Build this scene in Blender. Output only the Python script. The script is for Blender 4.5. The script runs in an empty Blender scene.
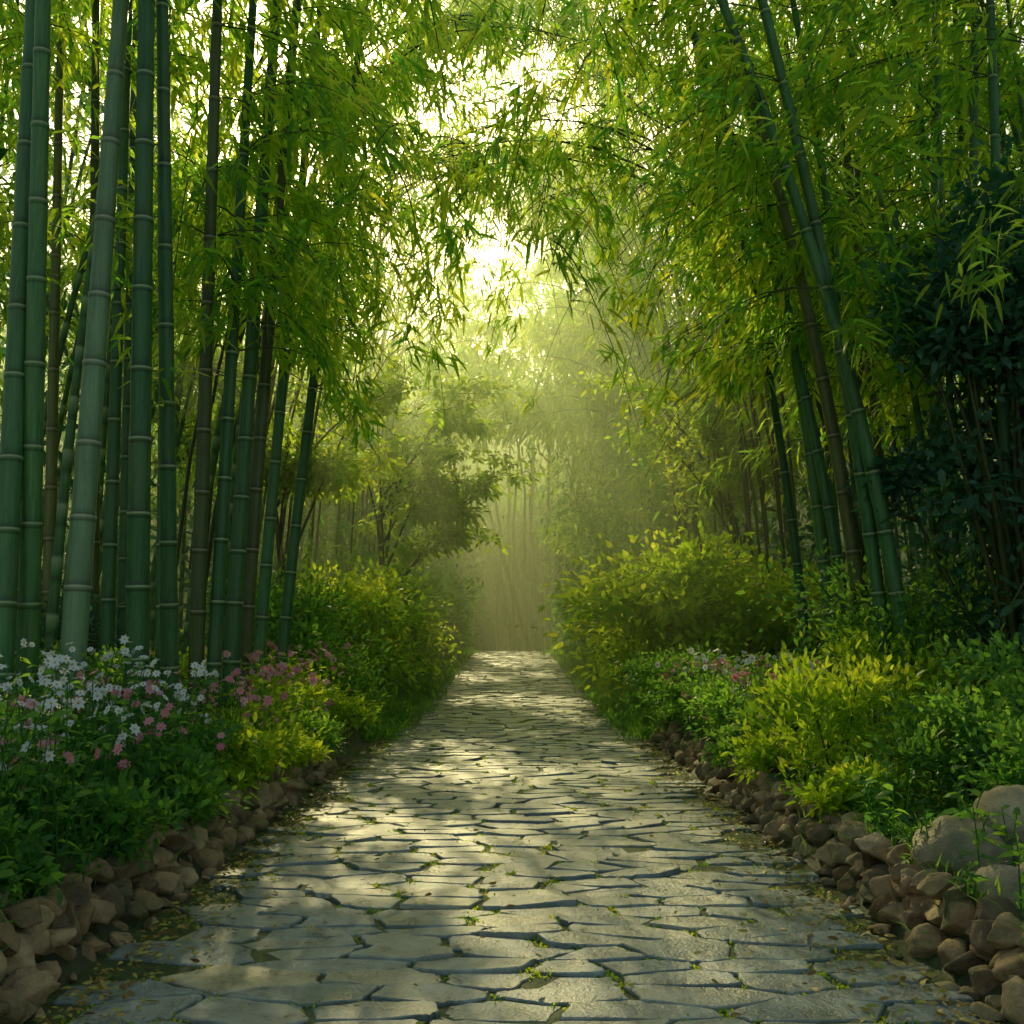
import bpy, math, numpy as np
from mathutils import Vector
R = np.random.default_rng(7)
scene = bpy.context.scene
AZ, EL = math.radians(-9.5), math.radians(31)
SUN = np.array([math.sin(AZ)*math.cos(EL), math.cos(AZ)*math.cos(EL), math.sin(EL)])

# ------------------------------------------------------------------ helpers
def sst(a, b, x):
    t = np.clip((x-a)/(b-a), 0, 1); return t*t*(3-2*t)
def norm(v):
    return v/np.maximum(np.linalg.norm(v, axis=-1, keepdims=True), 1e-9)
def H(x, y):
    x = np.asarray(x, float); y = np.asarray(y, float)
    ax = np.abs(x)
    p = 0.5*sst(15, 42, y) - 1.6*sst(45, 75, y) + 26*sst(86, 150, y)
    w = sst(13, 18, y)
    bed = .3*(sst(1.88, 2.1, ax)*(1-w) + sst(1.9, 3.2, ax)*w) + .5*sst(3, 9, ax) + 18*sst(26, 75, ax)
    n = .05*np.sin(x*1.7+y*.9)+.04*np.sin(x*3.1-y*2.3+1)
    return p+bed+n*sst(2, 3, ax)

class Geo:
    def __init__(s): s.v=[]; s.f=[]; s.r=[]; s.n=0
    def add(s, v, faces, rnd, mat=0, smooth=False):
        v = np.asarray(v, np.float32).reshape(-1, 3)
        for f in faces:
            f = np.asarray(f, np.int64)
            if f.size: s.f.append((f+s.n, mat, smooth))
        s.v.append(v); s.r.append(np.broadcast_to(np.asarray(rnd, np.float32), (len(v),)).copy()); s.n += len(v)
    def build(s, name, mats, parent=None):
        V = np.concatenate(s.v); A = np.concatenate(s.r)
        me = bpy.data.meshes.new(name)
        me.vertices.add(len(V)); me.vertices.foreach_set("co", V.ravel())
        li = np.concatenate([f.ravel() for f, _, _ in s.f]).astype(np.int32)
        tot = np.concatenate([np.full(len(f), f.shape[1]) for f, _, _ in s.f])
        mi = np.concatenate([np.full(len(f), m) for f, m, _ in s.f]).astype(np.int32)
        sm = np.concatenate([np.full(len(f), q) for f, _, q in s.f]).astype(bool)
        st = np.concatenate([[0], np.cumsum(tot)[:-1]]).astype(np.int32)
        me.loops.add(len(li)); me.loops.foreach_set("vertex_index", li)
        me.polygons.add(len(st)); me.polygons.foreach_set("loop_start", st)
        me.polygons.foreach_set("material_index", mi)
        me.polygons.foreach_set("use_smooth", sm)
        a = me.attributes.new("rnd", 'FLOAT', 'POINT'); a.data.foreach_set("value", A)
        for m in mats: me.materials.append(m)
        me.update(calc_edges=True)
        o = bpy.data.objects.new(name, me); scene.collection.objects.link(o)
        if parent: o.parent = parent
        return o

def leaves(g, P, D, L, W, rnd, mat=0, droop=.15, simple=False, up=None):
    n = len(P)
    if n == 0: return
    D = norm(D); L = np.broadcast_to(L, (n,))[:, None]; W = np.broadcast_to(W, (n,))[:, None]
    ref = R.normal(size=(n, 3))*.6 + np.array([0, 0, 1.0]) if up is None else up
    S = norm(np.cross(D, ref)); N = norm(np.cross(S, D))
    dn = np.array([0, 0, -1.0])*L*droop
    k = np.arange(n)[:, None]
    if simple:
        v = np.stack([P, P+D*L*.42+S*W*.5+N*W*.12, P+D*L+dn, P+D*L*.42-S*W*.5+N*W*.12], 1)
        g.add(v, [k*4+np.array([[0, 1, 2, 3]])], np.repeat(rnd, 4), mat)
    else:
        v = np.stack([P, P+D*L*.25+S*W*.45+N*W*.15, P+D*L*.25-S*W*.45+N*W*.15,
                      P+D*L*.62+S*W*.4+dn*.35+N*W*.15, P+D*L*.62-S*W*.4+dn*.35+N*W*.15, P+D*L+dn], 1)
        g.add(v, [k*6+np.array([[0, 1, 2]]), k*6+np.array([[1, 3, 4, 2]]), k*6+np.array([[3, 5, 4]])], np.repeat(rnd, 6), mat)

def tube(g, pts, rad, ns=8, rnd=.5, mat=0):
    pts = np.asarray(pts, float); m = len(pts)
    T = norm(np.gradient(pts, axis=0)); ref = np.array([0.03, 1, 0.02]) if abs(T[0][1]) < .9 else np.array([1, 0, 0])
    A = norm(np.cross(T, ref)); B = np.cross(T, A)
    an = np.arange(ns)*2*math.pi/ns
    rad = np.broadcast_to(rad, (m,))
    v = pts[:, None]+rad[:, None, None]*(A[:, None]*np.cos(an)[None, :, None]+B[:, None]*np.sin(an)[None, :, None])
    i = np.arange(m-1)[:, None]*ns; j = np.arange(ns)[None]; j2 = (j+1) % ns
    f = np.stack([i+j, i+j2, i+ns+j2, i+ns+j], -1).reshape(-1, 4)
    r = np.repeat(np.broadcast_to(rnd, (m,)), ns)
    g.add(v.reshape(-1, 3), [f], r, mat, True)

# ------------------------------------------------------------------ materials
def nt(name):
    m = bpy.data.materials.new(name); m.use_nodes = True
    t = m.node_tree; t.nodes.clear()
    return m, t, t.nodes.new("ShaderNodeOutputMaterial")
def ramp(t, stops):
    r = t.nodes.new("ShaderNodeValToRGB"); e = r.color_ramp.elements
    e[0].position, e[0].color = stops[0][0], (*stops[0][1], 1)
    e[1].position, e[1].color = stops[-1][0], (*stops[-1][1], 1)
    for p, c in stops[1:-1]:
        q = e.new(p); q.color = (*c, 1)
    return r
def attr(t, n="rnd"):
    a = t.nodes.new("ShaderNodeAttribute"); a.attribute_name = n; return a
def noise(t, scale, detail=5, vec=None, rough=.6):
    n = t.nodes.new("ShaderNodeTexNoise"); n.inputs["Scale"].default_value = scale
    n.inputs["Detail"].default_value = detail; n.inputs["Roughness"].default_value = rough
    if vec: t.links.new(vec, n.inputs["Vector"])
    return n
def coords(t, sc=(1, 1, 1)):
    c = t.nodes.new("ShaderNodeTexCoord"); m = t.nodes.new("ShaderNodeMapping"); m.inputs["Scale"].default_value = sc
    t.links.new(c.outputs["Object"], m.inputs["Vector"]); return m.outputs["Vector"]
def mixc(t, fac, a, b, mode='MIX'):
    m = t.nodes.new("ShaderNodeMix"); m.data_type = 'RGBA'; m.blend_type = mode
    for s, v in ((m.inputs[0], fac), (m.inputs[6], a), (m.inputs[7], b)):
        if isinstance(v, (int, float)): s.default_value = v
        elif isinstance(v, tuple): s.default_value = (*v, 1)
        else: t.links.new(v, s)
    return m.outputs[2]
def leafmat(name, stops, tstops, tf=.5, rough=.45):
    m, t, o = nt(name); a = attr(t)
    r = ramp(t, stops); q = ramp(t, tstops)
    t.links.new(a.outputs["Fac"], r.inputs[0]); t.links.new(a.outputs["Fac"], q.inputs[0])
    p = t.nodes.new("ShaderNodeBsdfPrincipled"); p.inputs["Roughness"].default_value = rough
    p.inputs["Specular IOR Level"].default_value = .3
    t.links.new(r.outputs[0], p.inputs["Base Color"])
    tr = t.nodes.new("ShaderNodeBsdfTranslucent"); t.links.new(q.outputs[0], tr.inputs[0])
    mx = t.nodes.new("ShaderNodeMixShader"); mx.inputs[0].default_value = tf
    t.links.new(p.outputs[0], mx.inputs[1]); t.links.new(tr.outputs[0], mx.inputs[2])
    t.links.new(mx.outputs[0], o.inputs[0]); return m
M_bleaf = leafmat("bamboo_leaf", [(0, (.03, .13, .035)), (.6, (.06, .2, .03)), (1, (.11, .26, .025))],
                  [(0, (.22, .6, .06)), (.5, (.62, .88, .05)), (1, (.97, .94, .07))], .72)
M_dleaf = leafmat("dark_leaf", [(0, (.022, .075, .05)), (1, (.065, .16, .085))], [(0, (.03, .18, .08)), (1, (.12, .36, .11))], .35, .45)
M_gleaf = leafmat("green_leaf", [(0, (.035, .13, .04)), (1, (.09, .22, .035))], [(0, (.16, .48, .06)), (1, (.5, .78, .06))], .55)
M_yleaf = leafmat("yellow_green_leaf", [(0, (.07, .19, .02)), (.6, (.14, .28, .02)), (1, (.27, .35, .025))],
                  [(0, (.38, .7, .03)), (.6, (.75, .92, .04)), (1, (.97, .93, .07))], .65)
M_far = leafmat("far_leaf", [(0, (.02, .1, .035)), (1, (.06, .18, .04))], [(0, (.12, .42, .06)), (1, (.5, .78, .07))], .5)
M_white = leafmat("white_petal", [(0, (.75, .77, .74)), (1, (.85, .85, .84))], [(0, (.8, .82, .8)), (1, (.85, .85, .85))], .4)
M_pink = leafmat("pink_petal", [(0, (.7, .18, .3)), (1, (.85, .42, .5))], [(0, (.8, .25, .35)), (1, (.9, .5, .55))], .4)
M_ctr = leafmat("flower_centre", [(0, (.6, .4, .05)), (1, (.7, .5, .1))], [(0, (.6, .4, .05)), (1, (.7, .5, .1))], .1)
M_litter = leafmat("fallen_leaf", [(0, (.18, .1, .03)), (.4, (.4, .28, .06)), (.7, (.5, .42, .08)), (1, (.14, .26, .04))],
                   [(0, (.15, .08, .03)), (1, (.3, .3, .05))], .25)

def barkmat(name, c1, c2, ringc):
    m, t, o = nt(name); p = t.nodes.new("ShaderNodeBsdfPrincipled")
    a = attr(t)
    n = noise(t, 3, 6, coords(t, (14, 14, .9)))
    n2 = noise(t, 1.6, 5, coords(t, (1.5, 1.5, 1)))
    rr = ramp(t, [(.3, c1), (.7, c2)]); t.links.new(n.outputs["Fac"], rr.inputs[0])
    oi = t.nodes.new("ShaderNodeObjectInfo")
    tint = ramp(t, [(0, (.6, .72, .65)), (.5, (1, 1, 1)), (1, (1.4, 1.3, 1.05))]); t.links.new(oi.outputs["Random"], tint.inputs[0])
    c = mixc(t, 1.0, rr.outputs[0], tint.outputs[0], 'MULTIPLY')
    blot = ramp(t, [(.45, (0, 0, 0)), (.7, (1, 1, 1))]); t.links.new(n2.outputs["Fac"], blot.inputs[0])
    mu = t.nodes.new("ShaderNodeMath"); mu.operation = 'MULTIPLY'; mu.inputs[1].default_value = .45; t.links.new(blot.outputs[0], mu.inputs[0])
    c = mixc(t, mu.outputs[0], c, (.1, .14, .05))
    dk = ramp(t, [(.0, (1, 1, 1)), (.25, (.5, .45, .4)), (.5, (1, 1, 1))]); t.links.new(a.outputs["Fac"], dk.inputs[0])
    c = mixc(t, 1.0, c, dk.outputs[0], 'MULTIPLY')
    lr = ramp(t, [(.5, (0, 0, 0)), (.9, (1, 1, 1))]); t.links.new(a.outputs["Fac"], lr.inputs[0])
    c = mixc(t, lr.outputs[0], c, ringc)
    t.links.new(c, p.inputs["Base Color"]); p.inputs["Roughness"].default_value = .45; p.inputs["Specular IOR Level"].default_value = .35
    b = t.nodes.new("ShaderNodeBump"); b.inputs["Strength"].default_value = .15; b.inputs["Distance"].default_value = .01
    t.links.new(n.outputs["Fac"], b.inputs["Height"]); t.links.new(b.outputs[0], p.inputs["Normal"])
    t.links.new(p.outputs[0], o.inputs[0]); return m
M_culm = barkmat("bamboo_culm", (.03, .11, .035), (.085, .21, .06), (.3, .35, .17))
M_culm2 = barkmat("bamboo_culm_pale", (.11, .2, .1), (.2, .3, .14), (.38, .36, .25))
M_culmb = barkmat("bamboo_culm_brown", (.07, .09, .02), (.15, .15, .045), (.27, .24, .14))
M_twig = barkmat("twig", (.05, .08, .02), (.09, .11, .03), (.12, .12, .05))

def rockmat(name, stops, moss=.5, bump=.5, sc=9, spec=.4, rough=.75, mossc=(.06, .1, .02)):
    m, t, o = nt(name); p = t.nodes.new("ShaderNodeBsdfPrincipled"); a = attr(t)
    r = ramp(t, stops); t.links.new(a.outputs["Fac"], r.inputs[0])
    co = coords(t); n = noise(t, sc, 8, co, .65); n2 = noise(t, 2.3, 6, co); n3 = noise(t, 60, 3, co)
    d = ramp(t, [(.3, (.45, .45, .45)), (.7, (1.35, 1.3, 1.2))]); t.links.new(n.outputs["Fac"], d.inputs[0])
    c = mixc(t, 1.0, r.outputs[0], d.outputs[0], 'MULTIPLY')
    mr = ramp(t, [(.5, (0, 0, 0)), (.64, (1, 1, 1))]); t.links.new(n2.outputs["Fac"], mr.inputs[0])
    mu = t.nodes.new("ShaderNodeMath"); mu.operation = 'MULTIPLY'; mu.inputs[1].default_value = moss; t.links.new(mr.outputs[0], mu.inputs[0])
    c = mixc(t, mu.outputs[0], c, mossc)
    t.links.new(c, p.inputs["Base Color"])
    rg = ramp(t, [(.3, (rough-.18,)*3), (.7, (rough+.12,)*3)]); t.links.new(n.outputs["Fac"], rg.inputs[0]); t.links.new(rg.outputs[0], p.inputs["Roughness"])
    p.inputs["Specular IOR Level"].default_value = spec
    ad = t.nodes.new("ShaderNodeMath"); ad.operation = 'MULTIPLY_ADD'; ad.inputs[1].default_value = .25
    t.links.new(n3.outputs["Fac"], ad.inputs[0]); t.links.new(n.outputs["Fac"], ad.inputs[2])
    b = t.nodes.new("ShaderNodeBump"); b.inputs["Strength"].default_value = bump; b.inputs["Distance"].default_value = .03
    t.links.new(ad.outputs[0], b.inputs["Height"]); t.links.new(b.outputs[0], p.inputs["Normal"])
    t.links.new(p.outputs[0], o.inputs[0]); return m
M_flag = rockmat("flagstone", [(0, (.13, .19, .21)), (.5, (.23, .28, .28)), (.85, (.36, .36, .29)), (1, (.5, .42, .24))], .35, .8, 7, .85, .4)
M_wall = rockmat("wall_stone", [(0, (.14, .1, .055)), (.5, (.32, .21, .1)), (1, (.45, .34, .19))], .65, .8, 10)
M_bould = rockmat("boulder_stone", [(0, (.27, .23, .14)), (1, (.36, .31, .19))], .6, .8, 5)
M_joint = rockmat("path_joint_soil", [(0, (.045, .08, .02)), (1, (.07, .1, .03))], .85, .8, 14)
M_soil = rockmat("forest_soil", [(0, (.05, .06, .025)), (1, (.05, .06, .025))], .8, .8, 5)

# ------------------------------------------------------------------ ground + path bed
g = Geo()
u = np.linspace(-1, 1, 201); xs = np.sign(u)*(np.abs(u)*12+ (np.abs(u)**5)*500)
w = np.linspace(0, 1, 241); ys = -30+w*150+(w**8)*700
X, Y = np.meshgrid(xs, ys); Z = H(X, Y)-.03
n1, n2 = X.shape; i = np.arange(n1-1)[:, None]*n2+np.arange(n2-1)[None]
f = np.stack([i, i+1, i+n2+1, i+n2], -1).reshape(-1, 4)
g.add(np.stack([X, Y, Z], -1).reshape(-1, 3), [f], .5, 0, True); g.build("ground", [M_soil])
g = Geo(); xs = np.linspace(-1.9, 1.9, 9); ys = np.linspace(-6, 56, 125)
X, Y = np.meshgrid(xs, ys); Z = H(X*.5, Y)+.010; n1, n2 = X.shape; i = np.arange(n1-1)[:, None]*n2+np.arange(n2-1)[None]
f = np.stack([i, i+1, i+n2+1, i+n2], -1).reshape(-1, 4)
g.add(np.stack([X, Y, Z], -1).reshape(-1, 3), [f], R.random(X.size), 0, True); g.build("path_soil_bed", [M_joint])

# flagstones: irregular slabs in loose rows
g = Geo(); gapP = []
AS = 2.5; cs = .175
seeds = []
row = 0; y = -5.0
while y < 55:
    off = R.random()
    for k in range(-6, 7):
        if R.random() < .1: continue
        seeds.append(((k+off)*cs*1.05+R.normal()*cs*.22, y+R.normal()*cs*.11))
    y += cs*1.0*(1+.15*R.normal())*(1.3 if y > 24 else 1); row += 1
S = np.array(seeds)
for a in S:
    d = np.linalg.norm(S-a, axis=1); nb = np.where((d > 1e-6) & (d < cs*3.4))[0]
    nb = nb[np.argsort(d[nb])]
    poly = [np.array(a)+np.array(q)*cs*1.3 for q in ((-1, -1), (1, -1), (1, 1), (-1, 1))]
    gap = R.uniform(.004, .011)
    for j in nb:
        dv = S[j]-a; L = np.linalg.norm(dv); dv = dv/L; c = L/2-gap
        s = [np.dot(p-a, dv)-c for p in poly]; new = []
        for q in range(len(poly)):
            p0, p1, s0, s1 = poly[q-1], poly[q], s[q-1], s[q]
            if (s0 < 0) != (s1 < 0): new.append(p0+(p1-p0)*s0/(s0-s1))
            if s1 < 0: new.append(p1)
        poly = new
        if len(poly) < 3: break
    if len(poly) < 3: continue
    P = np.array(poly)*np.array([AS, 1]); c = P.mean(0)
    if abs(c[0]) > 1.66+R.uniform(-.04, .12): continue
    near = c[1] < 16
    for p in P: gapP.append(c+(p-c)*1.06)
    Q = []
    for q in range(len(P)):
        p0, p1 = P[q-1], P[q]
        tt = (.05, .2, .5, .8, .95) if near else (.08, .92)
        for tq in tt: Q.append(p0+(p1-p0)*tq+R.normal(size=2)*(.007 if near else 0))
    Q = np.array(Q); Q[:, 0] = np.clip(Q[:, 0], -1.84, 1.84); m = len(Q)
    tilt = R.normal(size=2)*.028; zo = .025+R.normal()*.005
    def zz(q): return H(0*q[:, 0], q[:, 1])+zo+(q-c)@tilt
    rings = [(Q, -.05), (Q, -.007), (c+(Q-c)*.98, -.001), (c+(Q-c)*.94, 0.0)]
    v = np.concatenate([np.column_stack([q, zz(q)+dz]) for q, dz in rings])
    jn = np.arange(m); j2 = (jn+1) % m
    f = np.concatenate([np.stack([b*m+jn, b*m+j2, (b+1)*m+j2, (b+1)*m+jn], -1) for b in range(3)])
    g.add(v, [f, (3*m+jn)[None]], np.clip(R.beta(1.5, 1.9), 0, 1))
flag = g.build("flagstone_path", [M_flag])
gapP = np.array(gapP)

# ------------------------------------------------------------------ rocks
import bmesh
def ico(sub):
    bm = bmesh.new(); bmesh.ops.create_icosphere(bm, subdivisions=sub, radius=1)
    v = np.array([p.co[:] for p in bm.verts]); f = np.array([[q.index for q in p.verts] for p in bm.faces]); bm.free(); return v, f
I3 = ico(3); I35 = ico(4); I4 = ico(5)
def rock(g, c, s, rot=0, planes=12, base=I3, lo=.45, hi=.8, rnd=None, wob=.05):
    v, f = base; v = v.copy()
    for _ in range(planes):
        nn = norm(R.normal(size=3)); cc = R.uniform(lo, hi); d = v@nn-cc
        v = v-np.outer(np.where(d > 0, d*.97, 0), nn)
    for k in range(5):
        fr = R.normal(size=3)*(2+k*2.0); v = v*(1+(wob/(1+k*.5))*np.sin(v@fr+R.uniform(0, 6)))[:, None]
    v = v*np.asarray(s); cr, sr = math.cos(rot), math.sin(rot)
    tl = R.normal()*.3; ct, st2 = math.cos(tl), math.sin(tl)
    v = np.stack([v[:, 0], v[:, 1]*ct-v[:, 2]*st2, v[:, 1]*st2+v[:, 2]*ct], 1)
    v = np.stack([v[:, 0]*cr-v[:, 1]*sr, v[:, 0]*sr+v[:, 1]*cr, v[:, 2]], 1)+np.asarray(c)
    g.add(v, [f], R.random() if rnd is None else rnd, 0, True)
for side, yend in ((-1, 11), (1, 13.5)):
    g = Geo()
    for course in range(3):
        y = 1.0
        while y < yend:
            w = R.uniform(.05, .14)*(1-.12*course)*(.6 if R.random() < .3 else 1); y += w*1.5
            z0 = (.06, .17, .27)[course]+R.normal()*.025
            rock(g, (side*(1.98+.05*course+R.normal()*.03), y, z0), (R.uniform(.1, .15), w*1.15, R.uniform(.07, .11)), R.normal()*.3, base=I35 if y < 7 else I3)
    y = 1.0
    while y < yend:
        y += R.uniform(.06, .4); rock(g, (side*(1.84+R.normal()*.04), y, .03), np.array([1, 1.2, .7])*R.uniform(.02, .06), R.uniform(0, 3))
    g.build("rubble_stone_wall", [M_wall])
for c, s in (((2.3, 5.3, .33), (.25, .24, .22)), ((2.72, 5.5, .4), (.32, .29, .27)), ((2.24, 4.72, .3), (.15, .14, .12)),
             ((2.46, 4.75, .33), (.16, .14, .12)), ((-2.28, 4.4, .32), (.17, .15, .12)), ((-2.22, 5.2, .32), (.13, .12, .1))):
    g = Geo(); rock(g, c, s, R.uniform(0, 3), 6, I4, .84, .99, wob=.03); g.build("boulder", [M_bould])

# ------------------------------------------------------------------ sun shafts (openings in the canopy)
SH = [((0, 0, 1.5), .2), ((-.7, 7.1, 0), .6), ((-1.0, 6.2, 0), .5), ((.25, 4.4, 0), .4), ((.75, 5.2, 0), .35), ((-1.2, 20, .1), .8), ((0, 20, .1), .9), ((1.2, 20, .1), .8), ((-.4, 12, 0), .6), ((.2, 8.6, 0), .35), ((-.4, 9.8, 0), .55), ((-1.0, 8.3, 0), .5),
      ((.1, 15, 0), .6), ((3.3, 18, 2.4), 2.3), ((2.5, 7.6, 1), 1.1), ((3.3, 8.8, 1), .9), ((-2.7, 18, 2), 1.9), ((-2.5, 8.2, .8), 1.0), ((-2.6, 10.4, .8), 1.2), ((1.2, 13, 5), 1.6), ((-1.7, 23, 5), 2.1),
      ((2.4, 15, 4.5), 1.6), ((2.1, 11.5, .6), .9), ((-2.6, 5.5, .9), .8), ((-3.2, 7, .9), .9), ((-4.2, 19, 5), 1.8), ((.8, 17, 7.5), 1.8), ((-2.2, 13, 7), 1.3), ((2.0, 12, 7), 1.3), ((-1, 11, 6.2), 1.0), ((4, 21, 5), 1.6), ((1.5, 11, 5), 1.0), ((2.6, 13, 6), 1.2),
      ((-1.2, 28, 1), 1.0), ((.6, 29, 1), .8), ((-.2, 34, 1), 1.1), ((1.6, 35, 1), .9), ((-1.8, 40, 1), 1.3), ((.4, 44, 1), 1.4), ((2.6, 42, 1), 1.1), ((-.5, 24, 2), .8)]
for _ in range(16): SH.append(((R.uniform(-1.6, 1.6), 3+R.random()*14, 0), R.uniform(.12, .28)))
for _ in range(60): SH.append(((R.uniform(-5, 5), R.uniform(8, 26), R.uniform(2.5, 9)), R.uniform(.3, .85)))
for _ in range(75): SH.append(((R.uniform(-4.5, 4.5), R.uniform(9, 20), R.uniform(4.5, 10)), R.uniform(.35, .9)))
def open_mask(P, keep=.05, smin=2.0, k=1.0):
    P = np.asarray(P, np.float32); m = np.ones(len(P), bool)
    for t, r in SH:
        d = P-np.array(t, np.float32); s = d@SUN.astype(np.float32); q2 = (d*d).sum(1)-s*s
        m &= ~((s > smin) & (q2 < (r*k)**2))
    return m | (R.random(len(P)) < keep)

# ------------------------------------------------------------------ bamboo
def culm_pts(x0, y0, dx, dy, zt, Ht, pw=1.2, arch=0.0, st=.5):
    z = [0.0]; step = st
    while z[-1] < Ht:
        z.append(z[-1]+step*R.uniform(.9, 1.1)); step = min(step*1.025, .64)
    z = np.array(z); t = z/zt
    zb = float(H(x0, y0))-.1
    ex = np.maximum(z-zt, 0)
    sx = -np.sign(x0)
    return np.stack([x0+dx*t**pw+sx*arch*ex**2, y0+dy*t**pw, zb+z], 1)
def culm_mesh(nodes, r, mat, name, ns=12):
    g = Geo(); P = []; Rd = []; A = []
    m = len(nodes)
    for i in range(m-1):
        a, b = nodes[i], nodes[i+1]; L = np.linalg.norm(b-a); d = (b-a)/L
        rr = r*(1-.75*(i/m)**1.3)
        for off, k, c in ((0, 1.06, .95), (.008, 1.07, .3), (.02, 1.01, .2), (.06, .985, .05), (L*.35, .975, 0), (L*.7, .98, 0), (L-.05, .995, 0), (L-.014, 1.02, .62), (L-.006, 1.05, .9)):
            P.append(a+d*off); Rd.append(rr*k); A.append(c)
    tube(g, P, np.array(Rd), ns, np.array(A)); return g.build(name, [mat])

twig = Geo(); BR = []
def one_branch(p, d, L, spr, sc, droop, tw=True):
    s = np.linspace(0, 1, 7)
    q = p+np.outer(s*L, d)+np.outer(s**2.2, [0, 0, -L*droop])
    if tw: tube(twig, q, np.linspace(.009, .003, 7), 4, .3)
    for k in range(spr):
        sp = R.uniform(.2, 1.0); pp = np.array([np.interp(sp, s, q[:, a]) for a in range(3)])
        BR.append((*pp, d[0], d[1], sc))
def branches(nodes, zmin, per, lmin, lmax, spr, sc, toward, tw=True):
    for i, p in enumerate(nodes[:-1]):
        if p[2] < zmin: continue
        for _ in range(per):
            if R.random() < .1: continue
            az = R.normal()*1.1+(0 if toward > 0 else math.pi)
            d = np.array([math.cos(az), math.sin(az)*1.0, R.uniform(-.1, .75)]); d /= np.linalg.norm(d)
            one_branch(p, d, R.uniform(lmin, lmax), spr, sc, R.uniform(.3, .85), tw)
F = 1000.
def px(p, d): return (p-512)*d/F
left = [(8, 10, 7, 25, 0), (38, 66, 7.4, 22, 0), (74, 100, 7.2, 27, 1), (22, 20, 8.6, 18, 0), (145, 153, 7.6, 24, 0), (180, 186, 8.2, 18, 0), (168, 170, 9.5, 12, 0),
        (112, 122, 9.4, 15, 0), (100, 90, 10.5, 14, 2), (128, 135, 11, 12, 0), (200, 232, 9.0, 16, 2), (216, 252, 9.0, 15, 0), (232, 278, 9.6, 17, 0), (244, 300, 9.9, 15, 2), (258, 322, 10.8, 13, 0), (280, 370, 12, 12, 0), (55, 48, 10, 13, 2), (196, 205, 11.5, 11, 0)]
right = [(908, 700, 9.2, 16, 0), (884, 735, 9.4, 15, 0), (866, 716, 9.9, 16, 2), (852, 690, 10.6, 12, 0), (832, 720, 11, 13, 0), (806, 680, 12.2, 10, 0), (926, 930, 11, 15, 0), (947, 928, 12, 11, 2),
         (974, 1000, 9.4, 14, 0), (1004, 1003, 8.6, 14, 0), (862, 858, 13, 12, 0), (892, 820, 11.8, 12, 2), (878, 790, 10.4, 12, 0), (985, 960, 12, 12, 0), (840, 770, 13.5, 11, 0), (1030, 1040, 8, 15, 0)]
for side, lst in ((-1, left), (1, right)):
    for b, t, d, wpx, mi in lst:
        x0 = px(b, d); zt = 1.5+.67*d; xt = px(t, d)*1.07; dia = wpx*d/F
        lean = side < 0 and b > 195
        pw = 1.0 if side < 0 and not lean else (1.25 if side < 0 else 1.7)
        if abs(t-b) < 25: pw = 1
        Ht = R.uniform(10, 12)
        nd = culm_pts(x0, d, xt-x0, R.normal()*.25, zt, Ht, pw, .035)
        culm_mesh(nd, dia/2, (M_culm, M_culm2, M_culmb)[mi], "bamboo_stalk", 14)
        if side < 0 and b < 190: branches(nd, 6.6, 1, .8, 1.7, 6, 1.0, 1)
        else: branches(nd, 3.9+R.uniform(0, .8), 2 + (R.random() < .5), .7, 1.9, 6, 1.0, -side)
for side in (-1, 1):
    gg = Geo()
    k = 0
    while k < 60:
        d = R.uniform(9, 20) if k < 36 else R.uniform(19, 44); ax = (R.uniform(3.6, 9) if k < 36 else R.uniform(3.6, 10))
        if d < 12 and ax < 3.9: continue
        if side > 0 and d > 14 and d < 26 and ax < 5.2: continue
        if side < 0 and d > 19 and ax < 4.6 + .15*(d-19): continue
        k += 1
        nd = culm_pts(side*ax, d, -side*R.uniform(0, 1.9), R.normal()*.5, 9, R.uniform(9, 13), 1.7, .02, .45)
        r = R.uniform(.035, .065); m = len(nd); P = []; Rd = []; A = []
        for i in range(m-1):
            for off, kk, c in ((0, 1.1, .9), (.03, 1, .2), (.2, .97, 0)):
                P.append(nd[i]+(nd[i+1]-nd[i])*off/.35*.9 if off else nd[i]); Rd.append(r*kk*(1-.7*i/m)); A.append(c)
        tube(gg, P, np.array(Rd), 8, np.array(A))
        branches(nd, R.uniform(4.2, 6.5) , 2, .9, 2.3, 6, 1.15 if d < 20 else 1.6, -side, d < 20)
    gg.build("bamboo_thicket", [M_culm])
# arching bamboo tops that meet over the path
for k in range(60):
    side = 1 if k % 2 else -1
    y0 = R.uniform(12, 36); zt = 1.5+y0*R.uniform(.5, .76)+.4; reach = R.uniform(3.4, 6.2)
    s = np.linspace(0, 1, 14); x = side*(4.6-s**1.5*reach); z = zt*(1-(1-s)**2.2*.8)-.12*zt*s**3
    q = np.stack([x, y0+s*R.normal()*.8, z], 1); tube(twig, q, np.linspace(.03, .006, 14), 5, .2)
    sc = 1.1 if y0 < 18 else (1.5 if y0 < 28 else 2.0)
    for p in q[4:]:
        for _ in range(3):
            az = R.uniform(0, 6.28); d = norm(np.array([math.cos(az), math.sin(az), R.uniform(-.2, .4)]))
            one_branch(p, d, R.uniform(.6, 1.4)*sc, 5, sc, R.uniform(.5, 1.0), y0 < 22)
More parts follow.
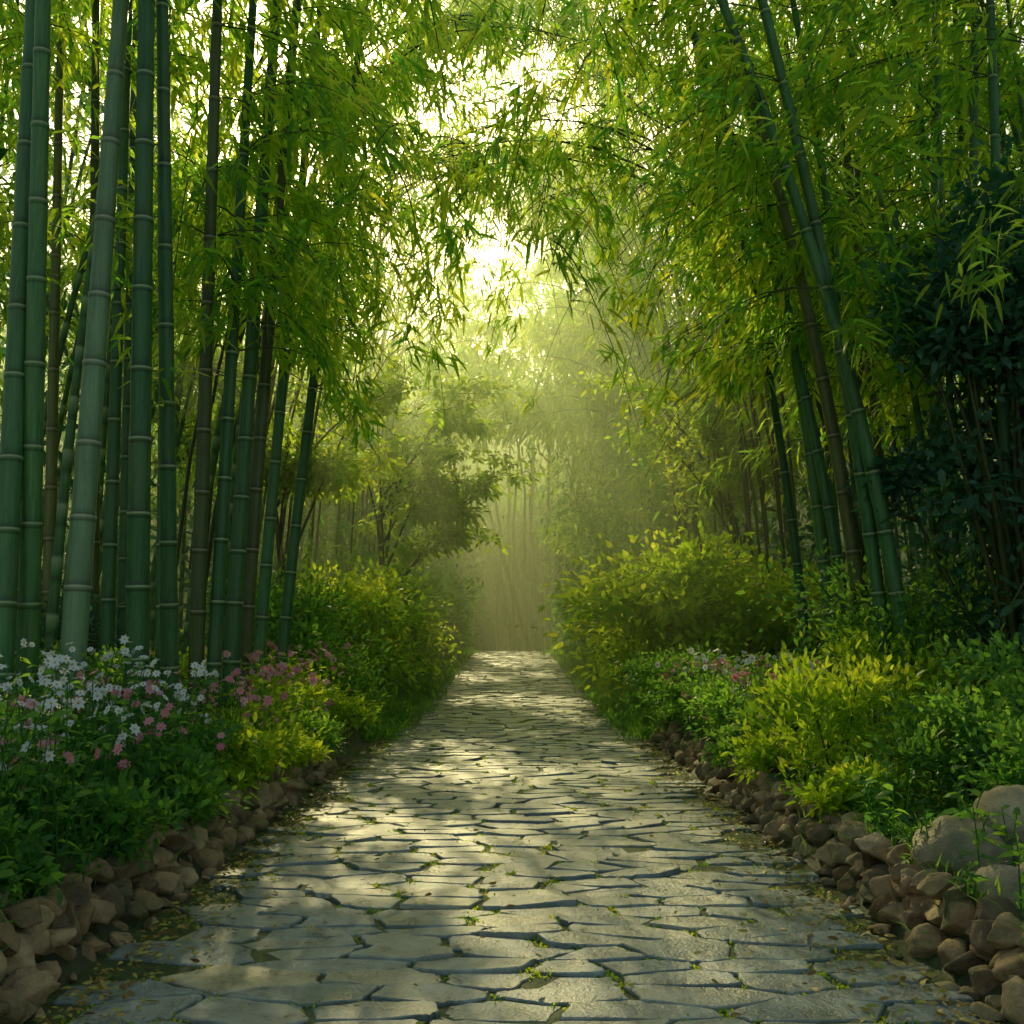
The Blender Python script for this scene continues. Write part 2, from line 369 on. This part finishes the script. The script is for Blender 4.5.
# taller, more distant arching crowns: they close the view of the sky above the far end of the path
for k in range(64):
    side = 1 if k % 2 else -1
    y0 = R.uniform(34, 52); zt = 1.5+y0*R.uniform(.24, .56); reach = R.uniform(4.5, 9)
    s = np.linspace(0, 1, 12); x = side*(7-s**1.4*reach); z = zt*(1-(1-s)**2.2*.8)-.1*zt*s**3
    q = np.stack([x, y0+s*R.normal(), z], 1); tube(twig, q, np.linspace(.05, .01, 12), 5, .2)
    for p in q[3:]:
        for _ in range(3):
            az = R.uniform(0, 6.28); d = norm(np.array([math.cos(az), math.sin(az), R.uniform(-.2, .4)]))
            one_branch(p, d, R.uniform(1.2, 2.6), 5, 2.3, R.uniform(.5, 1.0), False)
# long drooping sprays that hang over the path
for _ in range(125):
    p = np.array([R.uniform(-3.2, 3.4), R.uniform(8.5, 19), 0]); p[2] = R.uniform(5.0, 7.5)+.28*(p[1]-8.5)
    if abs(p[0]+.2) < .7 and R.random() < .5: continue
    az = R.uniform(0, 2*math.pi); L = R.uniform(1.2, 2.4); s = np.linspace(0, 1, 8)
    q = p+np.outer(s, [math.cos(az)*L*.45, math.sin(az)*L*.4, 0])+np.outer(s**1.6, [0, 0, -L])
    tube(twig, q, np.linspace(.008, .002, 8), 4, .3)
    for k in range(10):
        sp = R.uniform(.1, 1); pp = [np.interp(sp, s, q[:, a]) for a in range(3)]
        BR.append((*pp, math.cos(az), math.sin(az), 1.0))
twig.build("bamboo_twigs", [M_twig])
BR = np.array(BR); BR = BR[open_mask(BR[:, :3], .1)]
BR = BR[(BR[:, 1] > 5.0)]
print("sprays", len(BR))
def spray_leaves(g, B, n, simple):
    N = len(B); P = np.repeat(B[:, :3], n, 0); sc = np.repeat(B[:, 5], n)
    az = np.repeat(np.arctan2(B[:, 4], B[:, 3]), n)+R.normal(size=N*n)*1.0
    el = np.radians(R.normal(-32, 26, N*n))
    D = np.stack([np.cos(az)*np.cos(el), np.sin(az)*np.cos(el), np.sin(el)], 1)
    P = P+R.normal(size=P.shape)*(.08*sc)[:, None]
    tone = np.clip(np.repeat(R.beta(2, 2, N), n)+R.normal(size=N*n)*.14, 0, 1)
    L = R.uniform(.16, .3, N*n)*sc
    leaves(g, P, D, L, L*R.uniform(.14, .19, N*n), tone, 0, .22, simple)
near = BR[:, 1] < 14
g = Geo(); spray_leaves(g, BR[near], 8, False); g.build("bamboo_foliage", [M_bleaf])
g = Geo(); spray_leaves(g, BR[~near], 8, True); g.build("bamboo_foliage", [M_bleaf])

# ------------------------------------------------------------------ woodland mass behind and beside
def clumps(name, n, fx, per, size, mat, spread, keep=.05):
    C = fx(n); n = len(C)
    P = np.repeat(C, per, 0)+R.normal(size=(n*per, 3))*spread*np.array([1, 1, .6])
    tone = np.clip(np.repeat(R.random(n), per)*.8+R.random(n*per)*.2, 0, 1)
    if keep < 1:
        ok = open_mask(P, keep, 2.2, 1.05); P = P[ok]; tone = tone[ok]
    n = len(P); D = norm(R.normal(size=P.shape)+np.array([0, -.2, -.3]))
    P[:, 2] = np.maximum(P[:, 2], H(P[:, 0], P[:, 1])+.05)
    L = R.uniform(.6, 1.3, n)*size; gg = Geo(); leaves(gg, P, D, L, L*.4, tone, 0, .2, True); return gg.build(name, [mat])
def f_far(n):
    x = R.uniform(-36, 36, n); y = R.uniform(54, 82, n); z = R.uniform(0, 1, n)**.9*(8+.28*(y-52)+np.abs(x)*.3)
    q = np.stack([x, y, z], 1); ok = (z > 5.5+1.5*np.sin(x*.8)) | (np.abs(x) > 5) & (R.random(n) < .5) | (y > 68) & (R.random(n) < .5); return q[ok]
clumps("distant_woodland", 2600, f_far, 24, .8, M_far, 1.3, .1)
def f_hill(n):
    x = R.uniform(-50, 50, n); y = R.uniform(86, 118, n); return np.stack([x, y, H(x, y)+R.random(n)*24], 1)
clumps("hillside_woodland", 1900, f_hill, 20, 1.7, M_far, 1.8, 1)
def f_side(n):
    s = np.where(R.random(n) < .5, -1, 1); x = s*(6.2+R.random(n)*12); y = R.uniform(9, 50, n); z = R.random(n)**1.3*14
    return np.stack([x, y, z], 1)
clumps("woodland_understory", 2900, f_side, 22, .36, M_dleaf, .8, .1)
def f_mid(n):
    s = np.where(R.random(n) < .5, -1, 1); y = R.uniform(22, 48, n); z = .6+R.random(n)**1.4*7; x = s*(2.2+.25*z*(R.random(n)-.6)+R.random(n)**1.2*6)
    return np.stack([x, y, z], 1)
clumps("understory_tree_foliage", 1400, f_mid, 24, .26, M_gleaf, .45, .1)
g = Geo()
for _ in range(190):
    x = R.uniform(-26, 26); y = R.uniform(50, 62); hh = R.uniform(10, 17); r = R.uniform(.06, .12)
    z0 = float(H(x, y)); tube(g, [(x, y, z0-.2), (x+R.normal()*.3, y, z0+hh*.5), (x+R.normal()*.8, y, z0+hh)], np.array([r, r*.8, r*.3]), 6, 0)
g.build("distant_tree_trunks", [M_culm])

# ------------------------------------------------------------------ shrubs
def shrub(name, c, rad, n, size, mat, ratio=.42, lumps=16, simple=False, up=.5, spread=.22, stems=10):
    c = np.array(c, float); rad = np.array(rad, float); g = Geo()
    C = norm(R.normal(size=(lumps, 3))+np.array([0, 0, .25]))*(.35+.75*R.random((lumps, 1))**.6)
    out = norm(C); C = c+C*rad; zb = float(H(c[0], c[1])); C[:, 2] = np.maximum(C[:, 2], zb+.1)
    k = R.integers(0, lumps, n); ls = R.uniform(.55, 1.35, lumps)[k][:, None]
    off = R.normal(size=(n, 3))*spread*ls+out[k]*R.normal(size=(n, 1))*spread*.9
    P = C[k]+off*rad*np.array([1, 1, .75]); D = norm(norm(off)*.7+np.array([0, 0, up])*.4+R.normal(size=(n, 3))*.4)
    P[:, 2] = np.maximum(P[:, 2], (zb if abs(c[0]) > 2.6 else .12)+.03)
    tl = R.random(lumps); tone = np.clip(tl[k]*.55+R.random(n)*.5, 0, 1)
    L = R.uniform(.55, 1.3, n)*size; leaves(g, P, D, L, L*ratio, tone, 0, .15, simple)
    for j in range(min(stems, lumps)):
        b = np.array([c[0]+R.normal()*.08, c[1]+R.normal()*.08, zb-.05]); e = C[j]; mid = (b+e)/2+R.normal(size=3)*.08*rad
        tube(g, [b, mid, e], np.array([.02, .014, .005])*max(.5, rad[2]), 5, .2, 1)
        for _ in range(4):
            e2 = e+R.normal(size=3)*rad*.28; tube(g, [mid*.3+e*.7, e2], np.array([.008, .003])*max(.5, rad[2]), 4, .2, 1)
    return g.build(name, [mat, M_twig])
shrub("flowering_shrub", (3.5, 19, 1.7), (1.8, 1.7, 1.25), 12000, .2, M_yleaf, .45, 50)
shrub("leafy_shrub", (5.2, 18, 1.4), (1.3, 1.2, 1.1), 5000, .15, M_yleaf, .42, 24)
shrub("leafy_shrub", (2.6, 15, .7), (.7, .8, .5), 4000, .1, M_gleaf, .42, 18)
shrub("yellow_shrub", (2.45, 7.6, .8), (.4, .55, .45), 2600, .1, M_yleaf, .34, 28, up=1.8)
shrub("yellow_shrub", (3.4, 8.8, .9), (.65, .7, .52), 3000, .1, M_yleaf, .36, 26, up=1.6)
shrub("leafy_shrub", (3.1, 6.7, .72), (.5, .55, .38), 4200, .07, M_gleaf, .42, 20, up=1.1)
shrub("leafy_shrub", (3.9, 6.9, .9), (.7, .8, .5), 4500, .08, M_gleaf, .42, 20)
shrub("leafy_shrub", (4.2, 9.8, 1.2), (1.2, 1, .8), 6000, .1, M_gleaf, .42, 20)
shrub("dark_evergreen_tree", (4.5, 8.6, 3.4), (1.05, 1.2, 1.85), 14000, .12, M_dleaf, .5, 76, spread=.12, stems=36)
shrub("dark_evergreen_tree", (5.6, 10, 2.4), (1.2, 1.2, 2.2), 11000, .12, M_dleaf, .5, 44, spread=.16, stems=20)
shrub("yellow_shrub", (-2.9, 17.5, 1.4), (1.0, 1.2, .95), 8000, .15, M_yleaf, .42, 30)
shrub("leafy_shrub", (-3.4, 14.2, 1.15), (1.1, 1.2, .9), 8000, .12, M_gleaf, .42, 28)
shrub("leafy_shrub", (-2.8, 22, 1.6), (1.1, 1.6, 1.15), 7000, .17, M_yleaf, .42, 32)
shrub("leafy_shrub", (-2.9, 28, 1.7), (1.1, 2.4, 1.3), 6500, .2, M_gleaf, .42, 30)
shrub("leafy_shrub", (2.8, 26, 1.4), (.95, 3, .9), 6500, .19, M_gleaf, .42, 30)
shrub("leafy_shrub", (3.0, 35, 1.8), (1.2, 4, 1.3), 6000, .26, M_gleaf, .42, 26, True)
shrub("leafy_shrub", (-3.1, 37, 2.0), (1.2, 4, 1.5), 6000, .26, M_gleaf, .42, 26, True)
# small trees whose boughs reach out over the path
def bough_tree(name, base, crown, n, size, mat, boughs):
    g = Geo(); base = np.array(base, float); base[2] = float(H(base[0], base[1]))-.1
    top = np.array(crown, float); s = np.linspace(0, 1, 8)[:, None]
    tr = base+(top-base)*s+np.array([.2, 0, 0])*np.sin(s*5); tube(g, tr, np.linspace(.1, .03, 8), 8, .2, 1)
    Q = []
    for (dx, dy, dz, rr) in boughs:
        st = tr[R.integers(3, 8)]; e = top+np.array([dx, dy, dz]); q = st+(e-st)*s+np.array([0, 0, .35])*np.sin(s*3.1)
        tube(g, q, np.linspace(.035, .008, 8), 5, .2, 1)
        for _ in range(9):
            a = q[R.integers(3, 8)]; b = a+R.normal(size=3)*rr*np.array([1, 1, .5]); tube(g, [a, b], np.array([.01, .003]), 4, .2, 1)
            Q += [a+(b-a)*v+R.normal(size=3)*.05 for v in (.4, .7, 1.0)]
    Q = np.array(Q); k = R.integers(0, len(Q), n); off = R.normal(size=(n, 3))*np.array([.2, .2, .09])
    P = Q[k]+off; tn = np.clip(R.random(len(Q))[k]*.6+R.random(n)*.4, 0, 1); D = off+R.normal(size=(n, 3))*.1-np.array([0, 0, .05])
    ok = open_mask(P, .25, 3.6, .8); P, tn, D = P[ok], tn[ok], D[ok]; n = len(P)
    leaves(g, P, D, R.uniform(.6, 1.2, n)*size, size*.42, tn, 0, .2)
    return g.build(name, [mat, M_twig])
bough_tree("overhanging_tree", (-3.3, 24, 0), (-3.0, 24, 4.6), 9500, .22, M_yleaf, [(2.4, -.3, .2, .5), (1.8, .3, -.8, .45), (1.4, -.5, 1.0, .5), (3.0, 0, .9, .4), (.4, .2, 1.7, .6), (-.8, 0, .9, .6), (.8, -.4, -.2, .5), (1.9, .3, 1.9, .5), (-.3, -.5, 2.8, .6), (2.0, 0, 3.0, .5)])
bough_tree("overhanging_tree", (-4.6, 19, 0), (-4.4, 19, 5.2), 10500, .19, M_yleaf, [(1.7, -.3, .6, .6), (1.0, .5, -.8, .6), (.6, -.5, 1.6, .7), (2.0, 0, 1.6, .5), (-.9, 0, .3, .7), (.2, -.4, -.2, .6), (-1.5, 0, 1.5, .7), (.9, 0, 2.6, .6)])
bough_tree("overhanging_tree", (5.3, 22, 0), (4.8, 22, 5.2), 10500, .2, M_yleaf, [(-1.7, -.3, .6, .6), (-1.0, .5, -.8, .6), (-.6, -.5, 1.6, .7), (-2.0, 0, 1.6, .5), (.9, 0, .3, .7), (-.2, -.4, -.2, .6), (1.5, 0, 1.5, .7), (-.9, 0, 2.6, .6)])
for (x, y, z, s, m) in ((-3.0, 10.3, .75, .55, M_yleaf), (-2.4, 9, .5, .45, M_yleaf), (-3.6, 9.0, .85, .6, M_gleaf), (-4.3, 7.6, .9, .6, M_gleaf), (-2.3, 11.6, .6, .5, M_yleaf), (-2.15, 7.9, .42, .36, M_yleaf),
                        (-2.5, 7.3, .6, .42, M_gleaf), (-2.2, 6.5, .42, .34, M_gleaf), (-3.4, 6.6, .75, .5, M_gleaf), (-2.15, 5.5, .4, .28, M_gleaf), (-2.9, 5.2, .65, .42, M_gleaf), (-5, 10, 1.2, .9, M_dleaf), (-2.15, 10.2, .42, .36, M_gleaf), (-2.1, 9.3, .35, .3, M_yleaf), (-2.4, 4.6, .45, .25, M_gleaf),
                        (2.35, 10.5, .55, .42, M_gleaf), (2.9, 12, .7, .6, M_gleaf), (2.2, 12.6, .55, .42, M_gleaf), (2.5, 9.3, .6, .42, M_gleaf), (-2.3, 13.2, .7, .6, M_gleaf), (3.2, 5.9, .65, .33, M_gleaf), (2.2, 8.4, .42, .3, M_yleaf), (2.2, 6.6, .38, .26, M_yleaf), (2.15, 9.4, .4, .28, M_gleaf)):
    shrub("low_shrub", (x, y, z), (s, s*1.1, s*.7), int(3600*s/.5), .08, m, .4, 18, up=1.0, stems=6)

# ------------------------------------------------------------------ herbs + flowers + grass
def herbs(name, n, fx, hmin, hmax, leafm, petal=None, fprob=.5, fs=.04, nl=9, per=3):
    g = Geo(); XY = fx(n); n = len(XY)
    zb = H(XY[:, 0], XY[:, 1]); B = np.column_stack([XY, zb]); h = R.uniform(hmin, hmax, n)
    ln = R.normal(size=(n, 2))*.14; T = B+np.column_stack([ln*h[:, None], h])
    for i in range(n):
        mid = (B[i]+T[i])/2-np.array([ln[i, 0], ln[i, 1], 0])*.12
        tube(g, [B[i], mid, T[i]], np.array([.005, .004, .0025]), 4, .2, 0)
    t = R.uniform(.12, .97, (n, nl)); P = (B[:, None]+(T-B)[:, None]*t[..., None]).reshape(-1, 3)
    az = R.uniform(0, 6.28, n*nl); el = R.uniform(-.1, 1.0, n*nl)
    D = np.stack([np.cos(az)*np.cos(el), np.sin(az)*np.cos(el), np.sin(el)], 1); L = R.uniform(.05, .13, n*nl)
    leaves(g, P, D, L, L*.3, np.repeat(R.random(n), nl)*.6+R.random(n*nl)*.4, 0, .35)
    if petal:
        sel = np.where(R.random(n) < fprob)[0]
        C = np.repeat(T[sel], per, 0); C = C+R.normal(size=C.shape)*np.array([.05, .05, .03])*(per > 1)
        for c0, t0 in zip(C, np.repeat(T[sel], per, 0)): tube(g, [t0-[0, 0, .06], c0], np.array([.002, .0015]), 3, .2, 0)
        q = 7; m = len(C); nrm = norm(R.normal(size=(m, 3))*.55+np.array([0, -.45, .8])); a1 = norm(np.cross(nrm, R.normal(size=(m, 3)))); a2 = np.cross(nrm, a1)
        an = np.tile(np.arange(q)*2*math.pi/q, m); r3 = lambda a: np.repeat(a, q, 0)
        D = r3(a1)*np.cos(an)[:, None]+r3(a2)*np.sin(an)[:, None]+r3(nrm)*.25
        sz = r3(R.uniform(.7, 1.15, m)*fs)
        leaves(g, r3(C), D, sz, sz*.62, r3(R.random(m)), 1, .1, False, r3(nrm))
        v, f = ico(1)
        V = (C+nrm*fs*.12)[:, None]+v[None]*fs*.2; g.add(V.reshape(-1, 3), [(f[None]+np.arange(m)[:, None, None]*len(v)).reshape(-1, 3)], .5, 2, True)
    return g.build(name, [leafm, petal or leafm, M_ctr])
def box(x0, x1, y0, y1):
    return lambda n: np.column_stack([R.uniform(x0, x1, n), R.uniform(y0, y1, n)])
herbs("white_flower_plants", 460, box(-4.2, -2.12, 3.8, 7.4), .5, 1.02, M_gleaf, M_white, .5, .036, 11, 3)
herbs("pink_flower_plants", 330, box(-3.3, -2.06, 4.6, 9.5), .35, .85, M_gleaf, M_pink, .55, .038, 11, 2)
herbs("pink_flower_plants", 480, box(-3.6, -2.0, 8.5, 14.5), .3, 1.0, M_yleaf, M_pink, .55, .05, 10, 2)
herbs("pink_flower_plants", 240, box(1.98, 3.4, 10, 14), .35, .85, M_gleaf, M_pink, .5, .05, 10, 2)
herbs("white_flower_plants", 160, box(2.0, 3.6, 10, 14), .4, .95, M_gleaf, M_white, .5, .048, 10, 2)
herbs("leafy_herbs", 1000, lambda n: np.concatenate([box(-3.6, -2.04, 3, 9)(n//2), box(2.04, 4, 3.5, 12)(n//2)]), .12, .42, M_gleaf, None, nl=10)
def blades(name, XY, h, mat, wd=.008, per=7, sp=.04):
    n = len(XY); g = Geo(); P = np.repeat(XY, per, 0)+R.normal(size=(n*per, 2))*sp; z = H(P[:, 0], P[:, 1])-.01
    z = np.where(np.abs(P[:, 0]) < 1.8, z+.015, z)
    D = norm(np.column_stack([R.normal(size=(n*per, 2))*.45, np.ones(n*per)])); L = R.uniform(.5, 1.2, n*per)*h
    leaves(g, np.column_stack([P, z]), D, L, wd*np.ones(n*per), np.repeat(R.random(n), per), 0, .3, True); return g.build(name, [mat])
XY = np.concatenate([np.column_stack([-R.uniform(2.05, 6, 3200), R.uniform(3, 24, 3200)]), np.column_stack([R.uniform(2.05, 6, 3200), R.uniform(3, 24, 3200)])])
blades("grass", XY, .24, M_gleaf, .012, 8, .06)
XY = np.column_stack([R.choice([-1, 1], 2600)*R.uniform(1.68, 2.3, 2600), R.uniform(13.5, 44, 2600)]); blades("grass", XY, .3, M_gleaf, .03, 8, .12)
gp = gapP[(gapP[:, 1] > 2.5) & (gapP[:, 1] < 20)]; gp = gp[R.random(len(gp)) < .38*np.clip(.45+np.sin(gp[:, 0]*2.1+gp[:, 1]*1.3)*.9, 0, 1)+.1+.3*(np.abs(gp[:, 0]) > 1.35)]
blades("path_weeds", gp, .036, M_yleaf, .013, 16, .032)
n = 5000; x = R.choice([-1, 1], n)*(1.8-np.abs(R.normal(size=n))*.2); m0 = R.random(n) < .1; x[m0] = R.uniform(-1.7, 1.7, m0.sum()); y = 2.5+R.random(n)**1.5*18
g = Geo(); P = np.column_stack([x, y, H(0*x, y)+.036+R.random(n)*.01]); D = np.column_stack([R.normal(size=(n, 2)), R.normal(size=n)*.12])
L = R.uniform(.025, .065, n); leaves(g, P, D, L, L*.35, R.random(n), 0, 0.0, False); g.build("fallen_leaves", [M_litter])

# ------------------------------------------------------------------ mist
bpy.ops.mesh.primitive_cube_add(size=1, location=(0, 51, 7)); o = bpy.context.object; o.name = "morning_mist"; o.scale = (46, 74, 19)
m, t, out = nt("mist"); vs = t.nodes.new("ShaderNodeVolumeScatter"); vs.inputs["Color"].default_value = (.86, 1, .55, 1)
vs.inputs["Density"].default_value = .02; vs.inputs["Anisotropy"].default_value = .6
va = t.nodes.new("ShaderNodeVolumeAbsorption"); va.inputs["Color"].default_value = (.86, 1, .55, 1); va.inputs["Density"].default_value = .02
ad = t.nodes.new("ShaderNodeAddShader"); t.links.new(vs.outputs[0], ad.inputs[0]); t.links.new(va.outputs[0], ad.inputs[1])
t.links.new(ad.outputs[0], out.inputs["Volume"]); o.data.materials.append(m)

# ------------------------------------------------------------------ light, sky, camera
wd = bpy.data.worlds.new("World"); scene.world = wd; wd.use_nodes = True; t = wd.node_tree
sky = t.nodes.new("ShaderNodeTexSky"); sky.sky_type = 'NISHITA'; sky.sun_disc = False; sky.sun_elevation = EL; sky.sun_rotation = AZ
sky.dust_density = 3; sky.ozone_density = .6
c = mixc(t, 1.0, sky.outputs[0], (1.38, 1.34, 1.0), 'MULTIPLY')
t.links.new(c, t.nodes["Background"].inputs[0]); t.nodes["Background"].inputs[1].default_value = .15
sl = bpy.data.lights.new("sun", 'SUN'); sl.energy = 5; sl.angle = math.radians(.5); sl.color = (1, .84, .42)
so = bpy.data.objects.new("sun", sl); scene.collection.objects.link(so); so.rotation_euler = Vector(SUN).to_track_quat('Z', 'Y').to_euler()
cd = bpy.data.cameras.new("camera"); co = bpy.data.objects.new("camera", cd); scene.collection.objects.link(co)
co.location = (0, 0, 1.5); co.rotation_euler = (math.radians(96.7), 0, 0); cd.lens = 35.16; cd.clip_end = 2000; scene.camera = co
scene.view_settings.view_transform = 'Standard'; scene.view_settings.look = 'None'; scene.view_settings.exposure = 0
